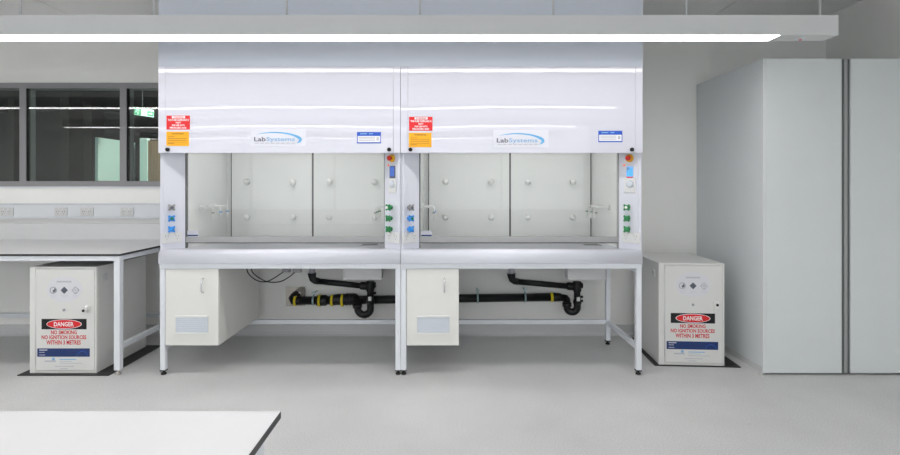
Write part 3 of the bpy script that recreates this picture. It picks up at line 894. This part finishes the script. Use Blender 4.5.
# ------------------------------------------------------------------ flammables safety cabinets
def safety(cx, yf, rz, label, lever):
    t = thing('safety_cabinet', label, 'safety cabinet', (cx, yf, .008), rz, 'white flammables safety cabinets')
    w, H, D = .25, .795, .62
    bm = box(B(), -w, w, .014, D, 0, H, .004, 2)
    obj('body', bm, 'safety', t)
    fr = B()
    box(fr, -w, -w + .045, 0, .014, 0, H, .002, 1); box(fr, w - .012, w, 0, .014, 0, H, .002, 1)
    box(fr, -w + .045, w - .012, 0, .014, H - .014, H, .002, 1); box(fr, -w + .045, w - .012, 0, .014, 0, .016, .002, 1)
    obj('front_frame', fr, 'safety', t)
    dr = obj('door', box(B(), -w + .048, w - .014, -.001, .013, .019, H - .017, .003, 2), 'safety', t)
    obj('hinge', cyl(B(), (-w + .0465, .0, .06), (-w + .0465, .0, H - .06), .003, 8), 'plate_dim', t)
    for sx in (-1, 1):
        obj('side_vent', lathe(B(), [(.028, 0), (.028, .006), (.020, .010), (.018, .004)], (sx * w, .10, .70), 'x', 18)
            if sx > 0 else lathe(B(), [(.028, 0), (.028, -.006), (.020, -.010), (.018, -.004)], (sx * w, .10, .70), 'x', 18), 'plate_dim', t)

    def Q(x, y):
        return (x - 691.3) / 128.0, (366 - y) / 128.0 * .993

    def rect(bm, x0, x1, y0, y1, ya=-.0025, yb=-.0008):
        a, z1 = Q(x0, y0); b, z0 = Q(x1, y1)
        return box(bm, a, b, ya, yb, z0, z1)

    def tx(body, x0, x1, y0, y1, m, par, bold=.02, y=-.0045):
        a, z1 = Q(x0, y0); b, z0 = Q(x1, y1)
        return text('lettering', body, a, b, z0, z1, y, m, par, bold)

    def disc(bm, x, y, rx, ry, ya, yb, seg=36):
        c = Q(x, y)
        return prism(bm, [(c[0] + rx / 128 * math.cos(2 * math.pi * k / seg), c[1] + ry / 128 * math.sin(2 * math.pi * k / seg)) for k in range(seg)], 'y', ya, yb)

    # pictogram sticker: rounded backing, title, three hazard symbols
    st = obj('hazard_sticker', disc(B(), 692.7, 285, 17, 12.5, -.0018, -.0008), 'sticker', t)
    obj('printed_title', rect(B(), 685.5, 699.5, 276.9, 278.5, -.003, -.0017), 'palegrey', st)
    ring = B()
    c = Q(682.2, 286)
    tube(ring, [(c[0] + 3.0 / 128 * math.cos(2 * math.pi * k / 24), -.0025, c[1] + 3.0 / 128 * math.sin(2 * math.pi * k / 24)) for k in range(25)], .0028, 6)
    obj('flame_symbol', ring, 'signgrey', st)
    obj('flame', prism(B(), [(c[0] - .002, c[1] - .016), (c[0] + .014, c[1] - .012), (c[0] + .018, c[1] + .004), (c[0] + .010, c[1] + .017),
                             (c[0] + .006, c[1] + .004), (c[0] - .004, c[1] + .002)], 'y', -.003, -.0017), 'slate', st)
    c = Q(692.7, 286); s = 3.3 / 128
    bm = B()
    for (u, v) in ((-1, 0), (0, -1), (0, 1), (1, 0)):
        prism(bm, [(c[0] + u * s * .5 + a * s * .55, c[1] + v * s * .5 + b * s * .55) for a, b in ((-1, 0), (0, -1), (1, 0), (0, 1))], 'y', -.003, -.0017)
    obj('diamond_symbol', bm, 'slate', st)
    c = Q(703.4, 286)
    bm = B()
    for k in range(4):
        a0, a1 = math.pi / 2 * k, math.pi / 2 * (k + 1)
        cyl(bm, (c[0] + s * math.cos(a0), -.0025, c[1] + s * math.sin(a0)), (c[0] + s * math.cos(a1), -.0025, c[1] + s * math.sin(a1)), .003, 6)
    lathe(bm, [(.009, -.003), (.009, -.0017)], (c[0], 0, c[1]), 'y', 12)
    obj('pale_symbol', bm, 'palegrey', st)
    bm = B()
    for x in (682.2, 692.7, 703.4):
        rect(bm, x - 3.3, x + 3.3, 290.9, 291.5, -.003, -.0017); rect(bm, x - 2.4, x + 2.4, 292.3, 292.9, -.003, -.0017)
    obj('printed_caption', bm, 'lilac', st)
    # lock and latch
    c = Q(692.6, 305)
    obj('lock', lathe(B(), [(.010, 0), (.010, -.006), (.005, -.008)], (c[0], -.001, c[1]), 'y', 14), 'signgrey', t)
    c = Q(715.2, 305)
    la = obj('latch', box(B(), c[0] - .022, c[0] + .020, -.010, 0, c[1] - .028, c[1] + .030, .006, 3), 'vwhite', t, label='white paddle latch with a dark key hole')
    if lever:
        obj('lever', tube(B(), [(c[0] + .002, -.012, c[1] - .008), (c[0] + .010, -.030, c[1] + .018), (c[0] + .022, -.042, c[1] + .040)], 0, 10,
                          [.012, .011, .009]), 'vwhite', la)
        obj('key_hole', lathe(B(), [(.010, -.009), (.010, -.013)], (c[0] - .028, 0, c[1] - .004), 'y', 14), 'black', la)
    else:
        obj('lever', box(B(), c[0] - .022, c[0] - .008, -.022, -.009, c[1] - .05, c[1] + .028, .004, 2), 'vwhite', la)
        obj('key_hole', lathe(B(), [(.011, -.009), (.011, -.014)], (c[0] + .004, 0, c[1] + .002), 'y', 14), 'black', la)
    # danger sign
    ds = obj('danger_sign', rect(B(), 671, 714, 313.6, 323.6), 'black', t, label='black and red DANGER sign')
    obj('white_oval', disc(B(), 692.6, 318.6, 16.9, 4.5, -.0032, -.0024), 'signwhite', ds)
    obj('red_oval', disc(B(), 692.6, 318.6, 16.3, 4.0, -.0039, -.0031), 'red', ds)
    tx('DANGER', 683, 702, 316.4, 320.8, 'signwhite', ds, .025, -.0045)
    nt = obj('no_smoking_notice', rect(B(), 668.5, 716.5, 324, 340.6, -.0016, -.0008), 'safety', t, label='notice with red lettering on white')
    tx('NO SMOKING', 680, 704.8, 324.6, 328.5, 'redtext', nt, .03, -.0022)
    tx('NO IGNITION SOURCES', 671, 713.8, 329.3, 333.2, 'redtext', nt, .03, -.0022)
    tx('WITHIN 3 METRES', 675.6, 708.6, 334.1, 338.4, 'redtext', nt, .03, -.0022)
    bs = obj('blue_label', rect(B(), 667, 717, 342, 350), 'navy', t, label='navy blue label strip')
    bm = B()
    rect(bm, 668.8, 676.5, 343.1, 344.0, -.0032, -.0024); rect(bm, 668.8, 674, 345.5, 346.0, -.0032, -.0024); rect(bm, 668.8, 674.5, 348, 348.5, -.0032, -.0024)
    obj('printed_line', bm, 'lilac', bs)
    c = Q(710, 350)
    obj('printed_arc', tube(B(), [(c[0] + 5.2 / 128 * math.cos(math.pi * (.08 + .84 * k / 12)), -.0028, c[1] + 5.2 / 128 * math.sin(math.pi * (.08 + .84 * k / 12))) for k in range(13)], .0018, 5),
        'blue', bs)
    ml = obj('maker_notice', rect(B(), 672, 712, 350.6, 363, -.0014, -.0008), 'safety', t)
    bm = B()
    rect(bm, 674, 684.5, 353.6, 355.2, -.0024, -.0013)
    rect(bm, 688.2, 700, 354.2, 354.8, -.0024, -.0013); rect(bm, 688.2, 709.4, 356.0, 356.6, -.0024, -.0013)
    rect(bm, 684, 702, 358.9, 359.6, -.0024, -.0013); rect(bm, 688.5, 696, 361.1, 361.8, -.0024, -.0013)
    obj('printed_line', bm, 'palegrey', ml)
    bm = rect(B(), 681, 683.6, 351, 353.4, -.0026, -.0013); rect(bm, 688.2, 704, 352.2, 353.0, -.0024, -.0013)
    obj('blue_print', bm, 'logo_light', ml)
    return t


Yl = EYE * F / (374.3 - VY)
safety(px(63, 0, Yl).x, Yl, 0, 'white flammables safety cabinet with raised latch lever, under the lab bench', True)
Yr = EYE * F / (366.3 - VY)
RZR = math.radians(-3.5)
xr = px(691.5, 0, Yr).x
safety(xr, Yr, RZR, 'white flammables safety cabinet standing between the fume hood and the grey tall cupboard', False)
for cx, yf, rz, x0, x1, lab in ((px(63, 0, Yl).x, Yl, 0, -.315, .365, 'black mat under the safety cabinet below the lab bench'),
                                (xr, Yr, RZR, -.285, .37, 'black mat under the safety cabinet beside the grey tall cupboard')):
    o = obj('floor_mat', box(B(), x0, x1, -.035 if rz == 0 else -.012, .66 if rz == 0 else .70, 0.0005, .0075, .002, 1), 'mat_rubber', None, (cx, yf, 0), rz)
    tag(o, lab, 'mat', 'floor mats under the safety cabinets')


# ------------------------------------------------------------------ lab benches
def bench(x0, x1, y0, y1, z, label, legs, inset=.004):
    t = thing('lab_bench', label, 'bench', (x1, y0, 0), group='white lab benches')
    w, D = x1 - x0, y1 - y0
    tp = obj('worktop', box(B(), -w, 0, 0, D, z - .016, z - .001), 'core', t, label='black-cored worktop')
    obj('white_surface', box(B(), -w + .001, -.001, .001, D - .001, z - .001, z), 'laminate', tp)
    s = .045
    zr = z - .016
    obj('front_rail', box(B(), -w + .004, -inset, .006, .006 + s, zr - .036, zr), 'frame', t)
    obj('rear_rail', box(B(), -w + .004, -inset, D - .006 - s, D - .006, zr - .036, zr), 'frame', t)
    for x in legs:
        xa = x - s
        for yy in (.006, D - .006 - s):
            lg = obj('leg', box(B(), xa, xa + s, yy, yy + s, .035, zr - .036 if abs(x + inset) > .001 and abs(x - s + w - .004) > .001 else zr - .0365, .003, 1), 'frame', t)
            obj('foot', lathe(B(), [(.017, 0), (.019, .004), (.016, .012), (.008, .016), (.008, .036)], (xa + s / 2, yy + s / 2, 0), 'z', 12), 'stainless', lg)
        obj('side_rail', box(B(), xa + .002, xa + s - .002, .006 + s, D - .006 - s, zr - .036, zr), 'frame', t)
        obj('side_stretcher', box(B(), xa + .004, xa + s - .004, .006 + s, D - .006 - s, .187, .222), 'frame', t)
    obj('rear_stretcher', box(B(), -w + .05, -.05, D - .046, D - .01, .187, .222), 'frame', t)
    return t


zb = .903
Yb = (EYE - zb) * F / (254.0 - VY)
XB = px(119.6, 0, Yb).x
bench(-5.75, XB, Yb, YW - .03, zb, 'long white lab bench with black edge under the window', (-.004, -2.1, -(XB + 5.75) + .049))
us = obj('splashback', box(B(), -5.75, XB + .25, YW - .029, YW - .001, zb - .03, px(0, 223.3, YW - .03).z, .003, 1), 'laminate')
tag(us, 'white laminate splashback strip along the wall behind the lab bench', 'splashback')
Yn = (EYE - .903) * F / (411 - VY)
XN = px(281, 0, Yn).x
bench(-2.75, XN, Yn - .82, Yn, zb, 'white bench with black edge standing apart opposite the fume hoods', (-.035, -1.2, -2.75 - XN + .15), .035)

# ------------------------------------------------------------------ cable trunking with outlets
zt0, zt1 = px(0, 219, YW - .05).z, px(0, 203.2, YW - .05).z
t = thing('cable_trunking', 'white wall trunking with power outlets between window and bench', 'trunking', (XB, YW, zt0))
xr_ = .27
obj('body', box(B(), -3.4, xr_, -.045, -.001, .002, zt1 - zt0 - .002, .002, 1), 'trunk', t)
obj('lid', box(B(), -3.4, xr_, -.052, -.044, .016, zt1 - zt0 - .016, .002, 1), 'trunk', t)
for edge in (0, zt1 - zt0 - .014):
    obj('lid_edge', box(B(), -3.4, xr_, -.055, -.04, edge, edge + .013, .003, 1), 'trunk', t)
for x0, x1 in ((-1, 13.2), (54.5, 67), (80.3, 93.3), (120.5, 133.4)):
    a, b = px(x0, 0, YW - .06).x - XB, px(x1, 0, YW - .06).x - XB
    z0, z1 = px(0, 215.8, YW - .06).z - zt0, px(0, 207.6, YW - .06).z - zt0
    o = obj('power_outlet', box(B(), a, b, -.062, -.05, z0, z1, .003, 2), 'plate_dim', t)
    for u in (.27, .73):
        bm = B()
        cx = a + (b - a) * u
        for v, an in ((-.010, .4), (.010, -.4)):
            cyl(bm, (cx + v - .003 * math.sin(an), -.0625, z0 + .034), (cx + v + .003 * math.sin(an), -.0625, z0 + .046), .0018, 6)
        cyl(bm, (cx, -.0625, z0 + .014), (cx, -.0625, z0 + .024), .0018, 6)
        obj('socket_slot', bm, 'slate', o)
    for u in (.36, .64):
        cx = a + (b - a) * u
        obj('rocker_switch', box(B(), cx - .007, cx + .007, -.065, -.061, z1 - .024, z1 - .008, .001, 1), 'plate', o)

# ------------------------------------------------------------------ tall cupboard
Yt = 3.722
xa = px(763, 0, Yt).x
zt = px(0, 58.3, Yt).z
t = thing('tall_cupboard', 'tall light grey cupboard with dark recessed handle channel beside the right wall', 'cupboard', (xa, Yt, 0))
D = YW - Yt - .003
Wt = XR - xa - .003
bm = B()
box(bm, 0, .02, .022, D, .012, zt); box(bm, Wt - .02, Wt, .022, D, .012, zt)
box(bm, .02, Wt - .02, .022, D, zt - .02, zt); box(bm, .02, Wt - .02, .022, D, .05, .07); box(bm, .02, Wt - .02, D - .02, D, .07, zt - .02)
obj('carcass', bm, 'tall', t)
obj('side_edge', box(B(), 0, .021, 0, .021, .012, zt, .001, 1), 'tall_edge', t)
obj('plinth', box(B(), .02, Wt, .03, .05, 0, .05), 'groove', t)
obj('skirting', prism(B(), [(0, 0), (-.018, 0), (-.006, .012), (-.004, .06), (0, .06)], 'y', .004, D), 'skirt', t)
g0, g1 = px(841.8, 0, Yt).x - xa, px(850.8, 0, Yt).x - xa
obj('door', box(B(), .023, g0, 0, .02, .014, zt - .002, .0015, 1), 'tall', t)
obj('door', box(B(), g1, Wt - .002, 0, .02, .014, zt - .002, .0015, 1), 'tall', t)
gm = (g0 + g1) / 2
ch = obj('handle_channel', box(B(), g0 + .001, g1 - .001, .012, .022, .014, zt - .002), 'groove', t, label='dark recessed handle channel')
obj('channel_lip', box(B(), gm - .012, gm + .012, .004, .013, .014, zt - .002), 'groove_mid', ch)
